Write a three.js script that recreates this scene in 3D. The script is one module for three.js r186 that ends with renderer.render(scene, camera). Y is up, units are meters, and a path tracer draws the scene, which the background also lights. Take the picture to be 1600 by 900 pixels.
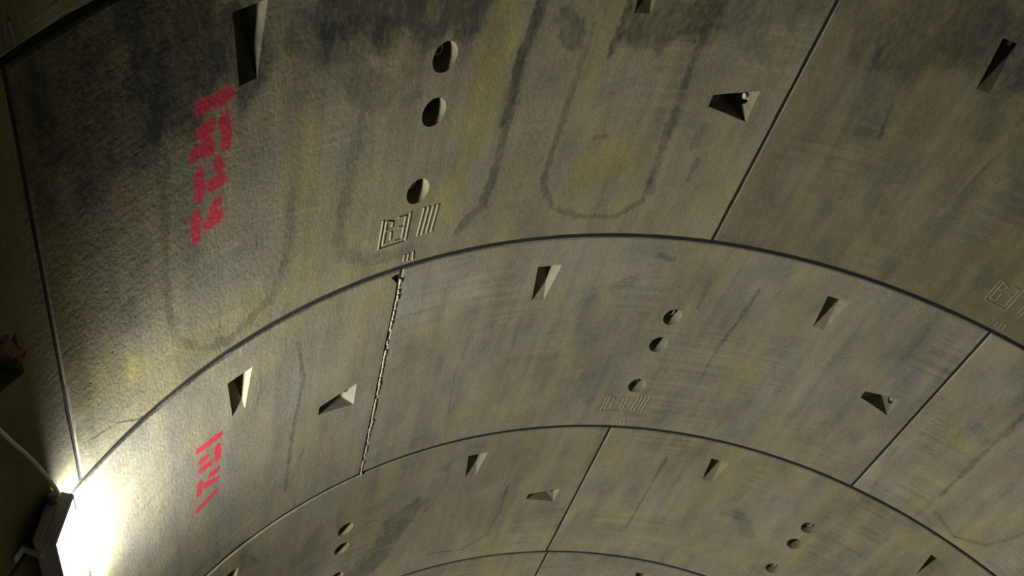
import * as THREE from 'three';
import { RectAreaLightUniformsLib } from 'three/addons/lights/RectAreaLightUniformsLib.js';
import { mergeGeometries, toCreasedNormals } from 'three/addons/utils/BufferGeometryUtils.js';
import { RoundedBoxGeometry } from 'three/addons/geometries/RoundedBoxGeometry.js';
import { Brush, Evaluator, SUBTRACTION } from 'three-bvh-csg';

/* ------------------------------------------------------------------ camera, light, exposure */
const R = 3.724, RING = 1.5, SEG = 57.5, DEG = Math.PI / 180;   // inner radius, ring width (m), segment angle
const F = 1489.61, CX = 881.54, CY = 1091.59;                   // focal length and optical centre in photograph pixels
const EYE = new THREE.Vector3(-0.72437 * R, -0.27405 * R, 0.825916 * R);
const camX = new THREE.Vector3(0.950796, 0, 0.309817), camY = new THREE.Vector3(-0.142791, 0.887457, 0.438212), camZ = new THREE.Vector3(-0.274949, -0.460890, 0.843791);

const scene = new THREE.Scene();
scene.background = new THREE.Color(0x000000);
const FULLH = 2184, FULLW = FULLH * 16 / 9;
const camera = new THREE.PerspectiveCamera(2 * Math.atan(FULLH / 2 / F) / DEG, 16 / 9, 0.05, 100);
camera.position.copy(EYE);
camera.lookAt(EYE.clone().sub(camZ));
camera.setViewOffset(FULLW, FULLH, FULLW / 2 - CX, FULLH / 2 - CY, 1600, 900);
camera.updateProjectionMatrix();
scene.add(camera);

const renderer = new THREE.WebGLRenderer();
renderer.toneMapping = THREE.LinearToneMapping;
renderer.toneMappingExposure = 1.0;
renderer.shadowMap.enabled = true;
RectAreaLightUniformsLib.init();
const LAMP = 385, LAMP_COLOUR = new THREE.Color(1.0, 0.97, 0.92);     // radiance and colour of the lamps' diffusers

/* ------------------------------------------------------------------ helpers */
let seed = 7;
const rnd = () => { seed = (Math.imul(seed, 1664525) + 1013904223) >>> 0; return seed / 4294967296; };
const NG = 256, grid = new Float32Array(NG * NG); for (let i = 0; i < NG * NG; i++) grid[i] = rnd();
function noise(x, y) {
  const xi = Math.floor(x), yi = Math.floor(y); let fx = x - xi, fy = y - yi; fx = fx * fx * (3 - 2 * fx); fy = fy * fy * (3 - 2 * fy);
  const x0 = xi & 255, x1 = (xi + 1) & 255, y0 = (yi & 255) << 8, y1 = ((yi + 1) & 255) << 8;
  const a = grid[y0 + x0], b = grid[y0 + x1], c = grid[y1 + x0], d = grid[y1 + x1];
  return a + (b - a) * fx + (c - a + (a - b - c + d) * fx) * fy;
}
const fbm = (x, y) => (noise(x, y) * 4 + noise(x * 2.1 + 17, y * 2.1 + 5) * 2 + noise(x * 4.3 + 71, y * 4.3 + 31)) / 7;
const sstep = (a, b, x) => { x = Math.min(1, Math.max(0, (x - a) / (b - a))); return x * x * (3 - 2 * x); };

// a direction through a photograph pixel, met with the lining: angle from the crown (degrees, + to the right) and metres along the tunnel from joint A
function onLining(u, v) {
  const d = camX.clone().multiplyScalar(u - CX).addScaledVector(camY, CY - v).addScaledVector(camZ, -F).normalize();
  const a = d.x * d.x + d.y * d.y, b = 2 * (d.x * EYE.x + d.y * EYE.y), c = EYE.x * EYE.x + EYE.y * EYE.y - R * R;
  const t = (-b + Math.sqrt(b * b - 4 * a * c)) / (2 * a);
  return { angle: Math.atan2(EYE.x + t * d.x, EYE.y + t * d.y) / DEG, along: -(EYE.z + t * d.z) };
}
const names = {};
const numbered = (n) => { const k = names[n] = (names[n] ?? -1) + 1; return k ? n + '_' + String(k).padStart(3, '0') : n; };
function mesh(name, geometry, material, parent) {
  const m = new THREE.Mesh(geometry, material); m.name = name; m.castShadow = m.receiveShadow = true; (parent ?? scene).add(m); return m;
}
function structure(o, name, label, category) { o.name = name; o.userData = { kind: 'structure', label, category }; scene.add(o); return o; }

/* ------------------------------------------------------------------ concrete textures */
// marks on the concrete, read off the photograph: pixel polyline, width in metres, colour factor, strength, softness
const DARK = [0.50, 0.51, 0.55], GREY = [0.86, 0.89, 1.06], PALE = [1.30, 1.28, 1.25], YELLOW = [1.11, 1.09, 0.80], RUST = [1.12, 0.86, 0.72], BLUE = [0.64, 0.68, 0.82], SOOT_AND_SHADE = [0.27, 0.28, 0.31];  // darkest tone: soot, cracks and painted dimming
const marks = [
  // ring with the number 1522, crown-side segment: seal prints of the erector pads, drip bands, grime, near edge darkened for fading light
  [[[248, 170], [258, 330], [262, 480], [278, 530], [320, 545], [360, 530], [425, 465], [448, 400], [455, 300]], .050, DARK, .55],
  [[[310, 512], [372, 490]], .060, PALE, .35], [[[330, 440], [400, 400]], .18, GREY, .6], [[[300, 300], [290, 400]], .16, GREY, .45],
  [[[432, 110], [425, 230], [412, 345]], .085, PALE, .35], [[[432, 160], [425, 230], [412, 345]], .075, GREY, .5], [[[452, 80], [440, 160], [425, 200]], .08, YELLOW, .7],
  [[[470, 240], [600, 205]], .010, PALE, .5], [[[420, 340], [500, 325]], .010, PALE, .5], [[[490, 130], [480, 330]], .09, YELLOW, .5],
  [[[562, 180], [545, 290], [528, 360], [535, 395], [570, 410], [640, 392]], .062, DARK, .5],
  [[[520, 10], [735, 5]], .26, SOOT_AND_SHADE, .85], [[[470, 60], [600, 60]], .16, SOOT_AND_SHADE, .5], [[[240, 0], [300, 110]], .40, SOOT_AND_SHADE, .75], [[[330, 20], [390, 130]], .22, SOOT_AND_SHADE, .6], [[[120, 20], [180, 200]], .40, SOOT_AND_SHADE, .7], [[[50, 150], [70, 330]], .16, SOOT_AND_SHADE, .55], [[[500, 60], [590, 150]], .14, DARK, .5], [[[650, 80], [640, 150]], .10, DARK, .35],  // soot patches, spread and deepened to paint the dim near edge
  [[[800, 0], [765, 110], [735, 230], [700, 335]], .17, YELLOW, .85], [[[770, 30], [720, 200]], .05, RUST, .25], [[[690, 300], [620, 330]], .15, YELLOW, .4],
  [[[850, 0], [812, 100], [795, 180], [778, 255], [755, 320], [715, 358]], .060, DARK, .75], [[[845, 0], [808, 110], [790, 190]], .045, SOOT_AND_SHADE, .45],
  [[[928, 40], [888, 160], [862, 240], [848, 290], [862, 325], [900, 338], [960, 338], [1005, 312], [1022, 262]], .034, DARK, .65],
  [[[1015, 300], [1040, 215], [1075, 120], [1105, 40]], .050, SOOT_AND_SHADE, .45], [[[985, 0], [970, 45], [950, 90]], .036, SOOT_AND_SHADE, .7], [[[1000, 30], [1100, 30]], .24, SOOT_AND_SHADE, .6], [[[880, 20], [900, 60]], .10, SOOT_AND_SHADE, .5], [[[1140, 15], [1275, 5]], .30, DARK, .6], [[[1180, 70], [1230, 90]], .14, DARK, .4],  // dark bands; the top patches also paint the light's fall-off
  [[[880, 230], [872, 290]], .05, GREY, .6], [[[940, 150], [980, 130]], .10, BLUE, .45], [[[920, 260], [1000, 250]], .22, YELLOW, .6], [[[930, 214], [950, 212]], .022, RUST, .8], [[[930, 214], [950, 212]], .022, DARK, .5],
  [[[850, 100], [840, 150]], .07, RUST, .5], [[[1000, 190], [1005, 180]], .06, RUST, .45], [[[1115, 100], [1120, 110]], .05, RUST, .4], [[[1075, 280], [1090, 250]], .03, DARK, .5], [[[1100, 200], [1085, 225]], .06, DARK, .4],
  [[[90, 420], [140, 620]], .20, YELLOW, .9], [[[110, 560], [260, 560]], .22, PALE, .5], [[[120, 450], [210, 400]], .16, PALE, .3], [[[200, 590], [330, 520]], .14, YELLOW, .5], [[[185, 300], [215, 330]], .09, RUST, .35], [[[190, 310], [225, 295]], .012, PALE, .6], [[[200, 480], [205, 500]], .07, DARK, .4],  // yellow concrete, with pale patches added to brighten the wall near the lamp
  [[[130, 692], [150, 682], [165, 672], [185, 660], [215, 655], [245, 640]], .006, SOOT_AND_SHADE, .9], [[[370, 515], [372, 530]], .010, PALE, .8], [[[400, 365], [401, 385]], .006, SOOT_AND_SHADE, .8],
  [[[130, 740], [180, 690]], .020, DARK, .35],
  // the segment right of it; near edge darkened in colour where the light fades
  [[[1320, 100], [1200, 330]], .30, RUST, .30], [[[1345, 180], [1400, 60]], .20, DARK, .4], [[[1395, 160], [1375, 215]], .020, SOOT_AND_SHADE, .5], [[[1420, 30], [1600, 70]], .46, DARK, .75], [[[1360, 20], [1345, 90]], .16, DARK, .5], [[[1500, 60], [1600, 40]], .2, SOOT_AND_SHADE, .35], [[[1560, 130], [1540, 200]], .2, DARK, .5], [[[1350, 250], [1300, 330]], .06, DARK, .3],  // brown tone and blotches, plus painted dimming at the top
  [[[1570, 215], [1520, 280], [1470, 335]], .045, PALE, .35], [[[1550, 250], [1500, 305]], .018, DARK, .6], [[[1595, 230], [1590, 330]], .15, BLUE, .6], [[[1450, 205], [1455, 195]], .07, RUST, .4], [[[1570, 380], [1560, 370]], .05, RUST, .4], [[[1130, 370], [1170, 382]], .05, BLUE, .4],
  [[[1440, 240], [1380, 330]], .05, DARK, .3], [[[1240, 200], [1225, 230]], .04, PALE, .3], [[[1600, 440], [1570, 450]], .10, YELLOW, .5], [[[1540, 420], [1530, 440]], .12, BLUE, .35],
  // ring with the number 1521
  [[[466, 535], [474, 590], [462, 650], [452, 710], [446, 765]], .030, DARK, .65], [[[440, 670], [435, 690]], .10, BLUE, .4], [[[405, 575], [408, 610], [398, 640]], .018, DARK, .4], [[[350, 700], [360, 850]], .24, GREY, .45],
  [[[285, 720], [280, 880]], .14, GREY, .55], [[[475, 700], [462, 730]], .012, DARK, .5], [[[520, 680], [500, 740]], .12, RUST, .30], [[[350, 880], [420, 760]], .10, YELLOW, .45], [[[470, 560], [430, 600]], .12, YELLOW, .35],
  [[[190, 760], [205, 750]], .03, RUST, .4], [[[328, 572], [318, 580], [296, 600]], .012, DARK, .5], [[[375, 545], [375, 556]], .010, PALE, .9], [[[390, 870], [400, 880]], .05, SOOT_AND_SHADE, .3],
  [[[740, 515], [712, 580], [700, 650]], .020, DARK, .35], [[[690, 560], [675, 620]], .05, BLUE, .35], [[[820, 470], [800, 540]], .03, DARK, .3], [[[845, 520], [830, 580]], .022, PALE, .3],
  [[[920, 480], [905, 560]], .18, BLUE, .50], [[[920, 590], [915, 630]], .11, BLUE, .5], [[[990, 440], [960, 450]], .10, DARK, .35], [[[870, 470], [880, 450]], .09, YELLOW, .7], [[[840, 640], [690, 650]], .08, YELLOW, .45], [[[955, 600], [935, 630]], .10, YELLOW, .7], [[[760, 590], [770, 640]], .08, YELLOW, .35],
  [[[1185, 455], [1155, 500], [1120, 545], [1095, 590]], .030, DARK, .60], [[[1110, 440], [1090, 480]], .03, DARK, .4], [[[1060, 460], [1040, 470]], .03, RUST, .5], [[[1050, 405], [1030, 400]], .04, DARK, .6], [[[1060, 645], [980, 648]], .07, BLUE, .4],
  [[[1180, 590], [1170, 570]], .16, YELLOW, .65], [[[1245, 490], [1230, 520]], .12, YELLOW, .6], [[[1020, 590], [1015, 570]], .05, RUST, .4], [[[1110, 625], [1130, 610]], .08, RUST, .3], [[[1420, 560], [1440, 530]], .26, GREY, .7], [[[1300, 660], [1330, 600]], .20, GREY, .3],
  [[[1600, 650], [1540, 705], [1470, 775]], .040, DARK, .65], [[[1540, 690], [1530, 670]], .10, BLUE, .5], [[[1490, 680], [1510, 700]], .09, YELLOW, .9], [[[1550, 725], [1590, 745]], .09, RUST, .45], [[[1430, 775], [1440, 790]], .09, YELLOW, .7], [[[1462, 800], [1490, 838], [1540, 852], [1600, 835]], .030, DARK, .5], [[[1360, 770], [1400, 700]], .02, DARK, .3],
  // the next ring in
  [[[1042, 715], [1010, 770], [978, 825]], .022, DARK, .65], [[[1150, 800], [1170, 835]], .14, DARK, .45], [[[1090, 790], [1150, 760]], .12, YELLOW, .35], [[[1340, 860], [1310, 880]], .14, GREY, .6], [[[1400, 840], [1330, 900]], .07, PALE, .35],
  [[[792, 760], [780, 800], [760, 835], [722, 858], [660, 868]], .022, DARK, .6], [[[695, 735], [680, 800], [666, 850]], .035, PALE, .40], [[[700, 735], [686, 800]], .05, YELLOW, .3], [[[810, 745], [800, 790]], .06, BLUE, .3], [[[850, 830], [800, 840]], .05, PALE, .3], [[[835, 862], [870, 868]], .05, BLUE, .5],
  [[[600, 765], [560, 800]], .16, YELLOW, .5], [[[530, 790], [528, 830]], .04, DARK, .4], [[[650, 790], [570, 890]], .26, DARK, .7], [[[470, 870], [500, 830]], .14, DARK, .35], [[[380, 870], [395, 880]], .10, BLUE, .5], [[[580, 820], [575, 880]], .07, YELLOW, .5],
  [[[890, 800], [880, 840]], .10, YELLOW, .5], [[[1265, 850], [1230, 880]], .14, YELLOW, .6],
  // round the rusty pocket at the left edge, and the lower wall beside the lamp
  [[[28, 535], [45, 560]], .06, RUST, .6], [[[40, 540], [60, 555]], .020, PALE, .4],
];
// the sprayed stencil numbers, stroke by stroke
const RED = [0.40, 0.006, 0.030];
const strokes = [
  ...[[312, 168, 357, 148], [351, 186, 354, 224], [316, 205, 328, 197], [322, 215, 322, 228], [304, 241, 330, 230], [341, 254, 343, 258], [331, 289, 347, 280], [311, 273, 312, 305], [339, 315, 335, 326], [324, 350, 342, 337], [306, 340, 306, 371]].map((s) => [...s, .024, .75]),
  ...[[311, 704, 343, 680], [340, 698, 340, 716], [314, 721, 323, 714], [313, 735, 328, 724], [330, 741, 339, 734], [322, 757, 338, 749], [313, 755, 312, 770], [309, 797, 336, 769]].map((s) => [...s, .0195, .3]),
];
const toArc = (p, c) => (p.angle - c) * DEG * R;

function concreteData(W, H, id, centre, ring) {
  const data = new Uint8Array(W * H * 4), LA = SEG * DEG * R, ox = id * 37.7, oy = id * 19.3;
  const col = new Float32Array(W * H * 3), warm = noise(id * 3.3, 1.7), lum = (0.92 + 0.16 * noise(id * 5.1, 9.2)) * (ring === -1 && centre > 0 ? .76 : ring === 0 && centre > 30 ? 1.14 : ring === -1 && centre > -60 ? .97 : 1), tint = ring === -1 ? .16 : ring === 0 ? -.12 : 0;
  for (let j = 0; j < H; j++) for (let i = 0; i < W; i++) {
    const a = (i + .5) / W * LA, t = (j + .5) / H * RING;
    const big = fbm(a * 1.9 + ox, t * 1.5 + oy), mid = fbm(a * 9 + oy, t * 6 + ox), fine = noise(a * 130 + ox, t * 90 + oy), grit = noise(a * 310 + oy, t * 300);
    const streak = fbm(a * 21 + ox, t * 1.3 + oy), trowel = fbm(a * 1.6 + oy, t * 58 + ox), patch = fbm(a * 4.2 + oy + 50, t * 2.6 + ox);
    const tr = (trowel - .5) * sstep(.5, .72, fbm(a * 2.3 + ox + 9, t * 1.9 + oy));
    let k = lum * (1 + .42 * (big - .5) + .52 * (mid - .5) + .26 * (fine - .5) + .30 * (grit - .5) + .34 * (streak - .5) + .5 * tr);
    const speck = noise(a * 62 + oy, t * 62 + ox); if (speck > .93) k *= 1 - (speck - .93) * 5;
    const y = Math.min(1, Math.max(0, .50 + tint + .75 * (patch - .5) + .3 * (warm - .5) + .5 * (mid - .5) + .4 * (fine - .5)));
    const o = (j * W + i) * 3, red = .10 * (fbm(a * 6 + 90 + ox, t * 5 + oy) - .5);
    col[o] = k * (.160 + .003 * y) * (1 + red); col[o + 1] = k * (.152 - .006 * y); col[o + 2] = k * (.115 - .058 * y) * (1 - red);
  }
  const px = W / LA, pt = H / RING;
  const stamp = (segs, reach, f) => {           // visit the texels within reach of a polyline, with the distance in metres
    let x0 = 1e9, x1 = -1e9, y0 = 1e9, y1 = -1e9;
    for (const [ax, ay, bx, by] of segs) { x0 = Math.min(x0, ax, bx); x1 = Math.max(x1, ax, bx); y0 = Math.min(y0, ay, by); y1 = Math.max(y1, ay, by); }
    const i0 = Math.max(0, Math.floor((x0 - reach + LA / 2) * px)), i1 = Math.min(W - 1, Math.ceil((x1 + reach + LA / 2) * px));
    const j0 = Math.max(0, Math.floor((y0 - reach) * pt)), j1 = Math.min(H - 1, Math.ceil((y1 + reach) * pt));
    for (let j = j0; j <= j1; j++) for (let i = i0; i <= i1; i++) {
      const x = (i + .5) / px - LA / 2, y = (j + .5) / pt; let best = 1e9;
      for (const [ax, ay, bx, by] of segs) {
        const dx = bx - ax, dy = by - ay, q = Math.min(1, Math.max(0, ((x - ax) * dx + (y - ay) * dy) / (dx * dx + dy * dy + 1e-9)));
        best = Math.min(best, Math.hypot(x - ax - q * dx, y - ay - q * dy));
      }
      f((j * W + i) * 3, best, x, y);
    }
  };
  if (centre !== undefined) {
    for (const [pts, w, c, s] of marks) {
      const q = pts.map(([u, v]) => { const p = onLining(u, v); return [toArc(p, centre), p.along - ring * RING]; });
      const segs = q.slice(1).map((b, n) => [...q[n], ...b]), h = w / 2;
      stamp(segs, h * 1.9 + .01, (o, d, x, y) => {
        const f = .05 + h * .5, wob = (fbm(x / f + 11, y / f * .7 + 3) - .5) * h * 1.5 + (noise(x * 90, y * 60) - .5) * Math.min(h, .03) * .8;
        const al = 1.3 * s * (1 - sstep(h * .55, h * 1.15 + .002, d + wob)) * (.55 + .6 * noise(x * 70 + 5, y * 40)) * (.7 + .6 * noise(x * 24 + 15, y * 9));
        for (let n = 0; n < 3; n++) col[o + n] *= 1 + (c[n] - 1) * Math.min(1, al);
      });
    }
    for (const [u0, v0, u1, v1, r, blur] of strokes) {
      const p = onLining(u0, v0), q = onLining(u1, v1), seg = [toArc(p, centre), p.along - ring * RING, toArc(q, centre), q.along - ring * RING];
      stamp([seg], r * 3, (o, d, x, y) => {
        const wob = (noise(x * 95 + 3, y * 95) - .5) * r * .55, al = 1 - sstep(r * (1 - .45 * blur), r * (1.08 + .55 * blur), d + wob), dust = noise(x * 220, y * 220) > .86 && d < r * 2.4 ? .22 : 0;
        const m = Math.max(al * (.86 + .14 * noise(x * 60, y * 60)), dust);
        for (let n = 0; n < 3; n++) col[o + n] += (RED[n] - col[o + n]) * m;
      });
    }
  }
  const enc = (v) => { v = Math.min(1, Math.max(0.004, v)); return 255 * (v <= .0031308 ? v * 12.92 : 1.055 * Math.pow(v, 1 / 2.4) - .055); };
  for (let i = 0, o = 0; i < W * H * 4; i += 4, o += 3) { data[i] = enc(col[o]); data[i + 1] = enc(col[o + 1]); data[i + 2] = enc(col[o + 2]); data[i + 3] = 255; }
  return data;
}
function texture(data, W, H, srgb) {
  const t = new THREE.DataTexture(data, W, H); t.magFilter = THREE.LinearFilter; t.minFilter = THREE.LinearMipmapLinearFilter; t.generateMipmaps = true;
  if (srgb) t.colorSpace = THREE.SRGBColorSpace; t.needsUpdate = true; return t;
}
const bumpTex = (() => {
  const W = 1536, H = 640, d = new Uint8Array(W * H * 4), LA = SEG * DEG * R;
  for (let j = 0; j < H; j++) for (let i = 0; i < W; i++) {
    const a = i / W * LA, t = j / H * RING;
    let h = .5 + .30 * (fbm(a * 12, t * 9) - .5) + .26 * (noise(a * 95, t * 80) - .5) + .18 * (noise(a * 260, t * 260) - .5) + .22 * (fbm(a * 1.8, t * 60 + 4) - .5);
    const pit = noise(a * 48 + 7, t * 48 + 2); if (pit > .9) h -= (pit - .9) * 3;
    d.set([h * 255, h * 255, h * 255, 255], (j * W + i) * 4);
  }
  return texture(d, W, H, false);
})();
const concrete = (map) => new THREE.MeshStandardMaterial({ map, bumpMap: bumpTex, bumpScale: .0018, roughness: .88 });
const plainConcrete = [0, 1, 2].map((n) => concrete(texture(concreteData(768, 320, 60 + n), 768, 320, true)));

/* ------------------------------------------------------------------ materials */
const steel = new THREE.MeshStandardMaterial({ color: 0xb4b0a2, metalness: .25, roughness: .45 });
const rustySteel = new THREE.MeshStandardMaterial({ color: 0x6a4a36, metalness: .35, roughness: .75 });
const socketPlastic = new THREE.MeshStandardMaterial({ color: 0x807c6a, roughness: .7 });
const laitance = new THREE.MeshStandardMaterial({ color: 0x77725c, roughness: .85, bumpMap: bumpTex, bumpScale: .002 });
const rubber = new THREE.MeshStandardMaterial({ color: 0x0a0908, roughness: 1 });
const caulk = new THREE.MeshStandardMaterial({ color: 0x87816a, roughness: .8 });
const lampGrey = new THREE.MeshStandardMaterial({ color: 0xd2d2da, metalness: .1, roughness: .5 });
const lampDark = new THREE.MeshStandardMaterial({ color: 0x6c6d76, metalness: .3, roughness: .55 });
const cableWhite = new THREE.MeshStandardMaterial({ color: 0xe6e4e0, roughness: .5 });
const glow = new THREE.MeshStandardMaterial({ color: 0xf4f4f4, emissive: new THREE.Color(1, .98, .96), emissiveIntensity: 6, roughness: .4 });

/* ------------------------------------------------------------------ one lining segment: a curved slab, grooved at its edges, with bolt pockets and sockets cut in */
const LA = SEG * DEG * R, bend = (a, t, h) => { const q = a / R, r = R + h; return [r * Math.sin(q), r * Math.cos(q), -t]; };
function slab(variant) {
  const NA = 52, NT = 20, pos = [], uv = [];
  const tri = (...v) => { for (const [a, t, h] of v) { pos.push(...bend(a, t, h)); uv.push(a / LA + .5, t / RING); } };
  const quad = (a, b, c, d) => { tri(a, b, c); tri(a, c, d); };
  const frame = (ia, it, h, ragged) => (i, j) => {               // a rectangle inset from the segment's outline, at depth h
    let fa = i / NA, ft = j / NT; const chip = ragged ? .0025 * noise(i * .9 + variant * 31, j * .9) + .011 * Math.pow(noise(i * .55 + 7 + variant * 13, j * .8 + 2), 5) : 0;
    return [-LA / 2 + ia + chip + fa * (LA - 2 * (ia + chip)), it + chip + ft * (RING - 2 * (it + chip)), h];
  };
  const gA = .0075, gT = .0115, c = .004;
  const F = [frame(gA + c, gT + c, 0, true), frame(gA, gT, c + .001), frame(gA, gT, .042), frame(.0004, .0004, .042), frame(.0004, .0004, .28)];
  for (let i = 0; i < NA; i++) for (let j = 0; j < NT; j++) {
    quad(F[0](i, j), F[0](i + 1, j), F[0](i + 1, j + 1), F[0](i, j + 1));
    quad(F[4](i, j), F[4](i, j + 1), F[4](i + 1, j + 1), F[4](i + 1, j));
  }
  const rim = []; for (let i = 0; i < NA; i++) rim.push([i, 0]); for (let j = 0; j < NT; j++) rim.push([NA, j]); for (let i = NA; i > 0; i--) rim.push([i, NT]); for (let j = NT; j > 0; j--) rim.push([0, j]);
  for (let f = 0; f < 4; f++) rim.forEach((p, n) => { const q = rim[(n + 1) % rim.length]; quad(F[f](...q), F[f](...p), F[f + 1](...p), F[f + 1](...q)); });
  const g = new THREE.BufferGeometry(); g.setAttribute('position', new THREE.Float32BufferAttribute(pos, 3)); g.setAttribute('uv', new THREE.Float32BufferAttribute(uv, 2));
  return toCreasedNormals(outward(g), .35);
}
function solid(verts, faces) {                                  // a flat-sided cutter from (arc, along, depth) corners; faces wind counter-clockwise seen from outside in (arc, along, depth)
  const pos = [], uv = [];
  for (const f of faces) for (let k = 1; k + 1 < f.length; k++) for (const n of [f[0], f[k], f[k + 1]]) { const [a, t, h] = verts[n]; pos.push(...bend(a, t, h)); uv.push(a / LA + .5 + h * .1, t / RING + h * .2); }
  const g = new THREE.BufferGeometry(); g.setAttribute('position', new THREE.Float32BufferAttribute(pos, 3)); g.setAttribute('uv', new THREE.Float32BufferAttribute(uv, 2)); g.computeVertexNormals();
  return outward(g);
}
function outward(g) {                                           // turn a closed cutter the right way out
  const p = g.attributes.position, a = new THREE.Vector3(), b = new THREE.Vector3(), c = new THREE.Vector3(); let vol = 0;
  for (let i = 0; i < p.count; i += 3) { a.fromBufferAttribute(p, i); b.fromBufferAttribute(p, i + 1); c.fromBufferAttribute(p, i + 2); vol += a.dot(b.cross(c)); }
  if (vol < 0) { for (const n of ['position', 'uv']) { const at = g.attributes[n], s = at.itemSize; for (let i = 0; i < at.count; i += 3) for (let k = 0; k < s; k++) { const q = at.array[(i + 1) * s + k]; at.array[(i + 1) * s + k] = at.array[(i + 2) * s + k]; at.array[(i + 2) * s + k] = q; } } g.computeVertexNormals(); }
  return g;
}
const PRISM = [[0, 1, 3, 2], [0, 4, 5, 1], [2, 3, 5, 4], [0, 2, 4], [1, 5, 3]];
const WEDGE = 14.4 * DEG * R, DEEP = .125, UP = .03;
// pocket on the ring joint: deep end near the joint, floor rising away from it
const wedgeCut = (a0) => { const k = UP / DEEP, nb = .052, ns = .074, ft = .405, nt = .176; return solid([
  [a0 - nb, nt + .006, DEEP], [a0 + nb, nt + .006, DEEP], [a0 - ns - k * (ns - nb), nt, -UP], [a0 + ns + k * (ns - nb), nt, -UP],
  [a0 - .036, ft + k * (ft - nt), -UP], [a0 + .036, ft + k * (ft - nt), -UP]], PRISM); };
// pocket on the straight joint: deep end towards the joint, with the bolt face
const TA = LA / 2 - .155, TB = LA / 2 - .385, TT = RING / 2;
const TDEEP = .155;
const trapCut = () => { const k = UP / TDEEP, nb = .058, ns = .076; return solid([
  [TA - .068, TT - nb, TDEEP], [TA - .068, TT + nb, TDEEP], [TA + .068 * k, TT - ns - k * (ns - nb), -UP], [TA + .068 * k, TT + ns + k * (ns - nb), -UP],
  [TB - k * (TA - TB), TT - .022, -UP], [TB - k * (TA - TB), TT + .022, -UP]], PRISM); };
function roundCut(a0, t0, depth, r0, r1) {
  const N = 28, v = [], top = [], bot = [], f = []; const k = UP / depth;
  for (let n = 0; n < N; n++) { const q = n / N * 2 * Math.PI, x = Math.cos(q), y = Math.sin(q); v.push([a0 + x * (r0 + k * (r0 - r1)), t0 + y * (r0 + k * (r0 - r1)), -UP], [a0 + x * r1, t0 + y * r1, depth]); top.push(2 * n); bot.unshift(2 * n + 1); }
  for (let n = 0; n < N; n++) { const m = (n + 1) % N; f.push([2 * n, 2 * n + 1, 2 * m + 1, 2 * m]); }
  return toCreasedFix(solid(v, [top, bot, ...f]));
}
function toCreasedFix(g) { return toCreasedNormals(g, .6); }
// the direction a bolt leaves its pocket's end face
const frameAt = (a, t, h) => new THREE.Vector3(...bend(a, t, h));
const trapHole = { p: frameAt(TA - .029, TT - .004, .066), d: frameAt(TA + .071, TT - .004, .108).sub(frameAt(TA - .029, TT - .004, .066)).normalize() };
const wedgeHole = (a0) => ({ p: frameAt(a0, .18, .078), d: frameAt(a0, .08, .108).sub(frameAt(a0, .18, .078)).normalize() });
function rod(hole, r, from, to, n = 16) {
  const g = new THREE.CylinderGeometry(r, r, to - from, n).toNonIndexed(); g.translate(0, (from + to) / 2, 0);
  g.applyQuaternion(new THREE.Quaternion().setFromUnitVectors(new THREE.Vector3(0, 1, 0), hole.d)); g.translate(hole.p.x, hole.p.y, hole.p.z); return g;
}
const HOLES = [[.355, .070, .060, .050], [.5, .19, .060, .054], [.735, .075, .060, .050]];
const evaluator = new Evaluator(); evaluator.useGroups = false; evaluator.attributes = ['position', 'uv', 'normal'];
const cut = (a, list) => { const A = new Brush(a), B = new Brush(mergeGeometries(list)); A.updateMatrixWorld(); B.updateMatrixWorld(); return evaluator.evaluate(A, B, SUBTRACTION).geometry; };
const pockets = [wedgeCut(-WEDGE), wedgeCut(WEDGE), trapCut(), ...HOLES.map(([f, ...r]) => roundCut(0, f * RING, ...r))];
const boltHoles = [rod(trapHole, .032, -.02, .10), rod(wedgeHole(-WEDGE), .026, -.01, .07), rod(wedgeHole(WEDGE), .026, -.01, .07)];
const segmentShapes = [0, 1].map((v) => cut(cut(slab(v), pockets), boltHoles));
// one corner is broken off beside the caulked joint of the ring numbered 1521
const broken = (() => { const a = LA / 2, v = [[a - .085, .028, -.03], [a + .01, .012, -.03], [a + .01, .135, -.03], [a - .020, .050, .050]]; return cut(segmentShapes[0], [solid(v, [[0, 1, 2], [0, 3, 1], [1, 3, 2], [2, 3, 0]])]); })();

// fittings of a segment
const boltShape = mergeGeometries([rod(trapHole, .013, .002, .09, 14), rod(trapHole, .019, .024, .04, 6)]);
const wedgeBolts = [-WEDGE, WEDGE].map((a) => mergeGeometries([rod(wedgeHole(a), .013, -.04, .06, 12), rod(wedgeHole(a), .022, -.018, .004, 6)]));
function socketShape(f, depth) {                              // a threaded sleeve standing in the socket
  const pts = [[.015, 0], [.024, 0], [.024, .030], [.015, .030], [.015, 0]].map(([x, y]) => new THREE.Vector2(x, y));
  const g = new THREE.LatheGeometry(pts, 18).toNonIndexed(); g.computeVertexNormals(); g.rotateX(Math.PI); g.translate(0, R + depth, -f * RING); return g;
}
const socketShapes = [HOLES[0], HOLES[2]].map(([f, d]) => socketShape(f, d + .002));
function bar(a0, t0, a1, t1, w, h = .0036) {                    // a raised line on the lining
  const n = Math.hypot(a1 - a0, t1 - t0), nx = -(t1 - t0) / n * w / 2, ny = (a1 - a0) / n * w / 2, s = .55;
  const v = []; for (const [a, t] of [[a0, t0], [a1, t1]]) for (const q of [1, -1]) v.push([a + q * nx, t + q * ny, .001], [a + q * nx * s, t + q * ny * s, -h]);
  return solid(v, [[0, 1, 3, 2], [4, 6, 7, 5], [0, 4, 5, 1], [2, 3, 7, 6], [1, 5, 7, 3], [0, 2, 6, 4]]);
}
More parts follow.
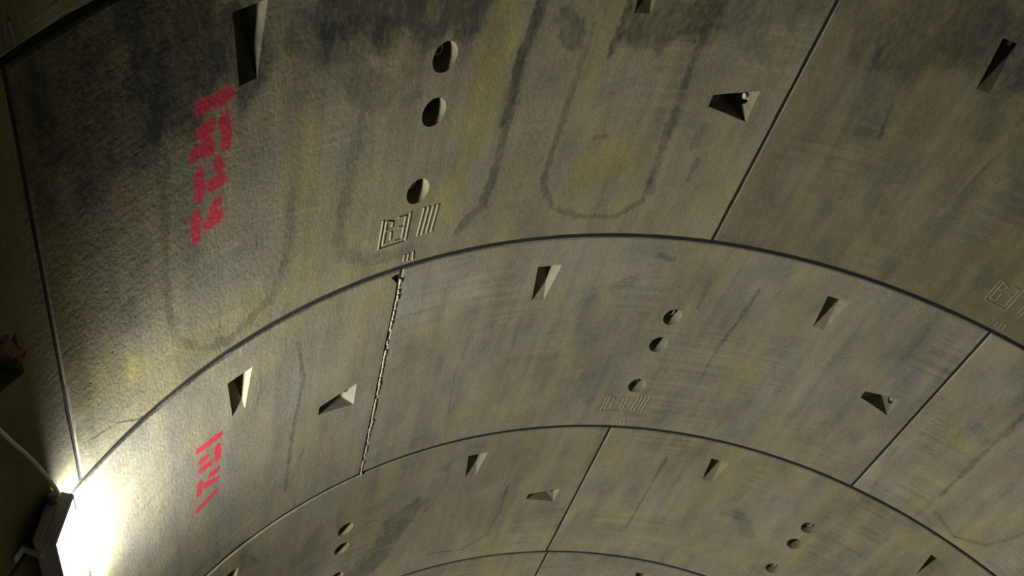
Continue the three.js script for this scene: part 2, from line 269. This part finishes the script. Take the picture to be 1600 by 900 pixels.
const strip = (a0, a1, t0, t1, h0, h1, n) => mergeGeometries(Array.from({ length: n }, (_, i) => { const p = a0 + (a1 - a0) * i / n, q = a0 + (a1 - a0) * (i + 1) / n; return solid([[p, t0, h0], [q, t0, h0], [q, t1, h0], [p, t1, h0], [p, t0, h1], [q, t0, h1], [q, t1, h1], [p, t1, h1]], [[0, 3, 2, 1], [4, 5, 6, 7], [0, 1, 5, 4], [1, 2, 6, 5], [2, 3, 7, 6], [3, 0, 4, 7]]); }));
const gasketShape = mergeGeometries([strip(LA / 2 - .0074, LA / 2 + .0074, .012, RING - .012, .0045, .040, 1), strip(-LA / 2, LA / 2, RING - .0114, RING + .0114, .007, .040, 40)]);
const shadeDiscShape = new THREE.CylinderGeometry(.050, .050, .03, 24); shadeDiscShape.translate(0, R + .105, -HOLES[1][0] * RING);  // dark disc added to blacken the deep socket
const EM0 = RING - .30, EM1 = RING - .165;                      // the embossed line of marks lies between these, near the far edge
const plate = mergeGeometries([                                 // a framed plate reading B3
  bar(-.170, EM0, -.170, EM1 + .012, .008), bar(-.170, EM1 + .012, -.018, EM1 + .012, .007), bar(-.018, EM0, -.018, EM1 + .012, .010),
  bar(-.148, EM0 + .01, -.148, EM1 - .006, .010), bar(-.148, EM0 + .01, -.112, EM0 + .022, .009), bar(-.112, EM0 + .022, -.112, EM0 + .048, .009), bar(-.148, EM0 + .062, -.112, EM0 + .052, .009), bar(-.112, EM0 + .07, -.108, EM1 - .018, .009), bar(-.148, EM1 - .006, -.108, EM1 - .018, .009),
  bar(-.082, EM0 + .01, -.042, EM0 + .01, .009), bar(-.042, EM0 + .01, -.042, EM1 - .006, .010), bar(-.074, EM0 + .062, -.042, EM0 + .062, .009), bar(-.082, EM1 - .006, -.042, EM1 - .006, .009)]);
const tally = mergeGeometries([0, 1, 2, 3].map((n) => bar(.048 + n * .026, EM1 + .004, .056 + n * .026, EM0 - .004, .010)));
const edgeMarks = mergeGeometries([bar(-.004, RING - .075, -.004, RING - .035, .006), bar(.020, RING - .072, .020, RING - .034, .007), bar(.044, RING - .080, .052, RING - .030, .008)]);

/* ------------------------------------------------------------------ the lining: crown, left wall and right wall, ring by ring */
const ceiling = structure(new THREE.Group(), 'ceiling', 'arched tunnel crown of curved olive grey concrete lining segments', 'ceiling');
const wallLeft = structure(new THREE.Group(), 'wall_left', 'curved concrete segments of the tunnel side behind the lamp', 'wall');
const wallRight = structure(new THREE.Group(), 'wall_right', 'curved concrete segments of the tunnel side opposite the lamp', 'wall');
const JOINT = { '-2': 15.6, '-1': -13.05, 0: 15.72, 1: -13.55, 2: -13.3 };
const FIRST = -5, LAST = 11;
let id = 0;
for (let k = FIRST; k <= LAST; k++) {
  const j = JOINT[k] ?? (Math.abs(k) % 2 ? -13.3 : 15.6);
  for (let n = -2; n <= 2; n++) {
    const c = j + SEG / 2 + (j > 0 ? n - 1 : n - .5 - .5) * SEG + (j > 0 ? 0 : SEG);     // centre angle
    const centre = j > 0 ? c : c - SEG;
    if (Math.abs(centre) > 140) continue;
    id++;
    const inView = k >= -1 && k <= 2 && centre > -105 && centre < 75, near = k >= -2 && k <= 3 && Math.abs(centre) < 110;
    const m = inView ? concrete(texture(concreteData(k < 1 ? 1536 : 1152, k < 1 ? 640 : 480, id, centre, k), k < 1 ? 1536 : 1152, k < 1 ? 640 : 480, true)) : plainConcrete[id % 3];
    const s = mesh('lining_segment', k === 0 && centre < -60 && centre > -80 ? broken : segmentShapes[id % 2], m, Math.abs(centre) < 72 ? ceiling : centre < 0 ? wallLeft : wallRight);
    s.rotation.z = -centre * DEG; s.position.z = -k * RING;
    const out = (noise(id * 7.7, 3.3) - .5) * .006; s.position.x = out * Math.sin(centre * DEG); s.position.y = out * Math.cos(centre * DEG);
    mesh('joint_gasket', gasketShape, rubber, s);
    if (!near) continue;
    mesh('bolt', boltShape, k === -1 && centre < -90 ? rustySteel : steel, s);
    wedgeBolts.forEach((g) => mesh('bolt', g, steel, s));
    mesh('shade_disc', shadeDiscShape, rubber, s).userData.label = 'black disc standing in for the shade deep in the hole';
    socketShapes.forEach((g) => mesh('lifting_socket', g, socketPlastic, s));
    mesh('embossed_plate', plate, laitance, s); mesh('embossed_tally', tally, laitance, s); mesh('embossed_edge_mark', edgeMarks, laitance, s);
    if (k === -1 && centre < -90) {                            // rust scale crusted round the bolt of the pocket at the left edge
      const list = [[4, 540, .022], [12, 546, .018], [20, 549, .014], [28, 550, .012], [36, 556, .012], [30, 562, .010], [14, 536, .010]].map(([u, v, r], n) => {
        const p = onLining(u, v), g = new THREE.IcosahedronGeometry(1, 2), q = g.attributes.position; for (let i = 0; i < q.count; i++) { const x = q.getX(i), y = q.getY(i), z = q.getZ(i), f = r * (.65 + .7 * noise(x * 2 + y * 1.7 + n * 5 + 9, z * 2 - y * 1.3 + 4)); q.setXYZ(i, x * f * 1.5, y * f * .5, z * f * 1.2); }
        g.computeVertexNormals(); const a = toArc(p, centre); g.rotateZ(-a / R); g.translate(...bend(a, p.along - k * RING, .002)); return g; });
      mesh('rust_scale', mergeGeometries(list), rustySteel, s).userData.label = 'reddish brown rust scale';
    }
    if (k === 0 && centre < -60 && centre > -80) {             // squeezed-out pale sealant along the straight joint of the ring numbered 1521
      const list = []; for (let q = 0; q < 46; q++) { const t0 = .03 + q * .032, w = .005 + .004 * noise(q * .9, 4), o = LA / 2 + .001 + (noise(q * .7, 8) - .5) * .006; if (noise(q * 1.3, 21) > .2) list.push(bar(o, t0, o + (noise(q, 33) - .5) * .006, t0 + .026 + .008 * noise(q, 5), w, .003 + .004 * noise(q, 12))); }
      const g = mergeGeometries(list), seal = mesh('joint_sealant', g, caulk, s); seal.userData.label = 'pale ragged sealant in the joint';
    }
  }
}

/* ------------------------------------------------------------------ floor slab and the closed ends of the built length, all out of the photograph */
{
  const Y = -2.3, q0 = Math.acos(Y / R), shp = new THREE.Shape(), Q = [];
  for (let n = 0; n <= 32; n++) { const q = q0 + (2 * Math.PI - 2 * q0) * n / 32; Q.push(new THREE.Vector2((R - .012) * Math.sin(q), Math.min(Y, (R - .012) * Math.cos(q)))); }
  shp.setFromPoints(Q);
  const len = (LAST - FIRST + 1) * RING, g = new THREE.ExtrudeGeometry(shp, { depth: len, bevelEnabled: false }); g.translate(0, 0, -(LAST + 1) * RING);
  const fm = new THREE.MeshStandardMaterial({ color: 0x4a473e, roughness: .95 });
  const f = structure(mesh('floor', g, fm), 'floor', 'flat grey concrete slab along the bottom of the tunnel', 'floor'); f.castShadow = f.receiveShadow = true;
  const disc = new THREE.CylinderGeometry(R + .28, R + .28, .2, 64); disc.rotateX(Math.PI / 2);
  const dm = new THREE.MeshStandardMaterial({ color: 0x3c3a34, roughness: .95 });
  const front = structure(mesh('wall_front', disc, dm), 'wall_front', 'flat dark closure far along the tunnel', 'wall'); front.position.z = -(LAST + 1) * RING - .1;
  const back = structure(mesh('wall_back', disc, dm), 'wall_back', 'flat dark closure behind the photographer', 'wall'); back.position.z = -FIRST * RING + .1;
}

/* ------------------------------------------------------------------ lamps on the left wall */
const LAMP_W = .20, LAMP_L = .75, LAMP_H = .034, LENS = .036, WINDOW = .09;   // an added lip of this length dims the wall at the near end
function lamp(along, angle, label) {
  const o = new THREE.Group(); o.name = numbered('flood_lamp'); o.userData = { label, category: 'lamp', group: 'flood lamps along the tunnel wall' }; scene.add(o);
  // local axes: x down the wall, y into the tunnel, z along the tunnel towards the camera
  const q = angle * DEG; o.position.set(R * Math.sin(q), R * Math.cos(q), -along); o.rotation.z = -q + Math.PI;
  const head = new THREE.Group(); head.name = 'lamp_head'; o.add(head); head.position.set(0, .060, 0); head.rotation.z = 13 * DEG;
  // tray housing with closed ends; the lens glows on its front; the lower guard and upper side glow are added
  const body = mesh('housing', new RoundedBoxGeometry(LAMP_W + .012, LAMP_H, LAMP_L + .03, 3, .008), lampGrey, head); body.position.y = -LAMP_H / 2;
  for (const z of [-1, 1]) { const cap = mesh('end_cap', new RoundedBoxGeometry(LAMP_W + .012, LENS + .004, .016, 2, .004), lampGrey, head); cap.position.set(0, LENS / 2, z * (LAMP_L / 2 + .007)); }
  const added_flange = mesh('added_flange', new RoundedBoxGeometry(.008, LENS + .006, LAMP_L + .03, 2, .003), lampGrey, head); added_flange.position.set(LAMP_W / 2 + .003, LENS / 2, 0);  // put in to keep the wall below the lamp dark
  const lens = mesh('diffuser', new RoundedBoxGeometry(LAMP_W - .004, LENS, LAMP_L - .004, 2, .006), glow, head); lens.position.y = LENS / 2; lens.userData.label = 'glaring white diffuser';
  for (let n = 0; n < 6; n++) { const fin = mesh('cooling_fin', new THREE.BoxGeometry(LAMP_W - .08, .010, .006), lampDark, head); fin.position.set(.03, -LAMP_H - .003, -.30 + n * .12); }
  const gland = mesh('cable_gland', new THREE.CylinderGeometry(.013, .016, .035, 16), lampDark, head); gland.rotation.x = Math.PI / 2; gland.position.set(-.055, -.017, LAMP_L / 2 + .030);
  for (const z of [-.30, .31]) {                                     // mounting straps from the housing back to the wall
    const arm = mesh('bracket', new RoundedBoxGeometry(.010, .065, .034, 2, .003), lampGrey, o); arm.position.set(LAMP_W / 2 + .012, .042, z);
    const foot = mesh('bracket', new RoundedBoxGeometry(.06, .008, .034, 2, .003), lampGrey, o); foot.position.set(LAMP_W / 2 + .036, .010, z);
  }
  const front = new THREE.RectAreaLight(LAMP_COLOUR, LAMP, LAMP_W - .01, LAMP_L - .01); front.name = 'lamp_light'; head.add(front); front.position.y = LENS + .003; front.rotation.x = Math.PI / 2;
  const lip = mesh('added_flange', new RoundedBoxGeometry(.008, LENS + .004, WINDOW, 2, .003), lampGrey, head); lip.position.set(-LAMP_W / 2 - .003, LENS / 2, LAMP_L / 2 + .01 - WINDOW / 2);  // lip put in to hold light off the wall at this end
  const side = new THREE.RectAreaLight(LAMP_COLOUR, LAMP * 2.1, LENS - .008, LAMP_L - WINDOW); side.name = 'added_side_light'; head.add(side); side.position.set(-LAMP_W / 2 - .003, LENS / 2, -WINDOW / 2); side.rotation.set(Math.PI / 2, Math.PI / 2, 0);  // extra light added to brighten the wall above
  return o;
}
const LAMP_ALONG = .25, LAMP_ANGLE = -74.5;
const firstLamp = lamp(LAMP_ALONG, LAMP_ANGLE, 'glaring white flood lamp on the curved wall below the red number 1521');
for (const [step, label] of [[4.2, 'white flood lamp on the tunnel wall, next beyond the glaring one'], [8.4, 'white flood lamp on the tunnel wall, second beyond the glaring one'], [12.6, 'white flood lamp on the tunnel wall, third beyond the glaring one']]) lamp(LAMP_ALONG + step, LAMP_ANGLE, label);

/* ------------------------------------------------------------------ cable to the lamp */
{
  const pts = [[-40, 640, .02], [0, 682, .03], [22, 706, .05], [42, 735, .07], [58, 761, .07]].map(([u, v, h]) => { const p = onLining(u, v), q = p.angle * DEG; return new THREE.Vector3((R - h) * Math.sin(q), (R - h) * Math.cos(q), -p.along); });
  const end = (z) => firstLamp.getObjectByName('lamp_head').localToWorld(new THREE.Vector3(-.055, -.017, LAMP_L / 2 + z)); firstLamp.updateMatrixWorld(true); pts.push(end(.050));
  const c = mesh('power_cable', new THREE.TubeGeometry(new THREE.CatmullRomCurve3(pts), 60, .0075, 10, false), cableWhite);
  c.userData = { label: 'thin white cable curving along the wall to the glaring flood lamp', category: 'cable' };
}
renderer.render(scene, camera);
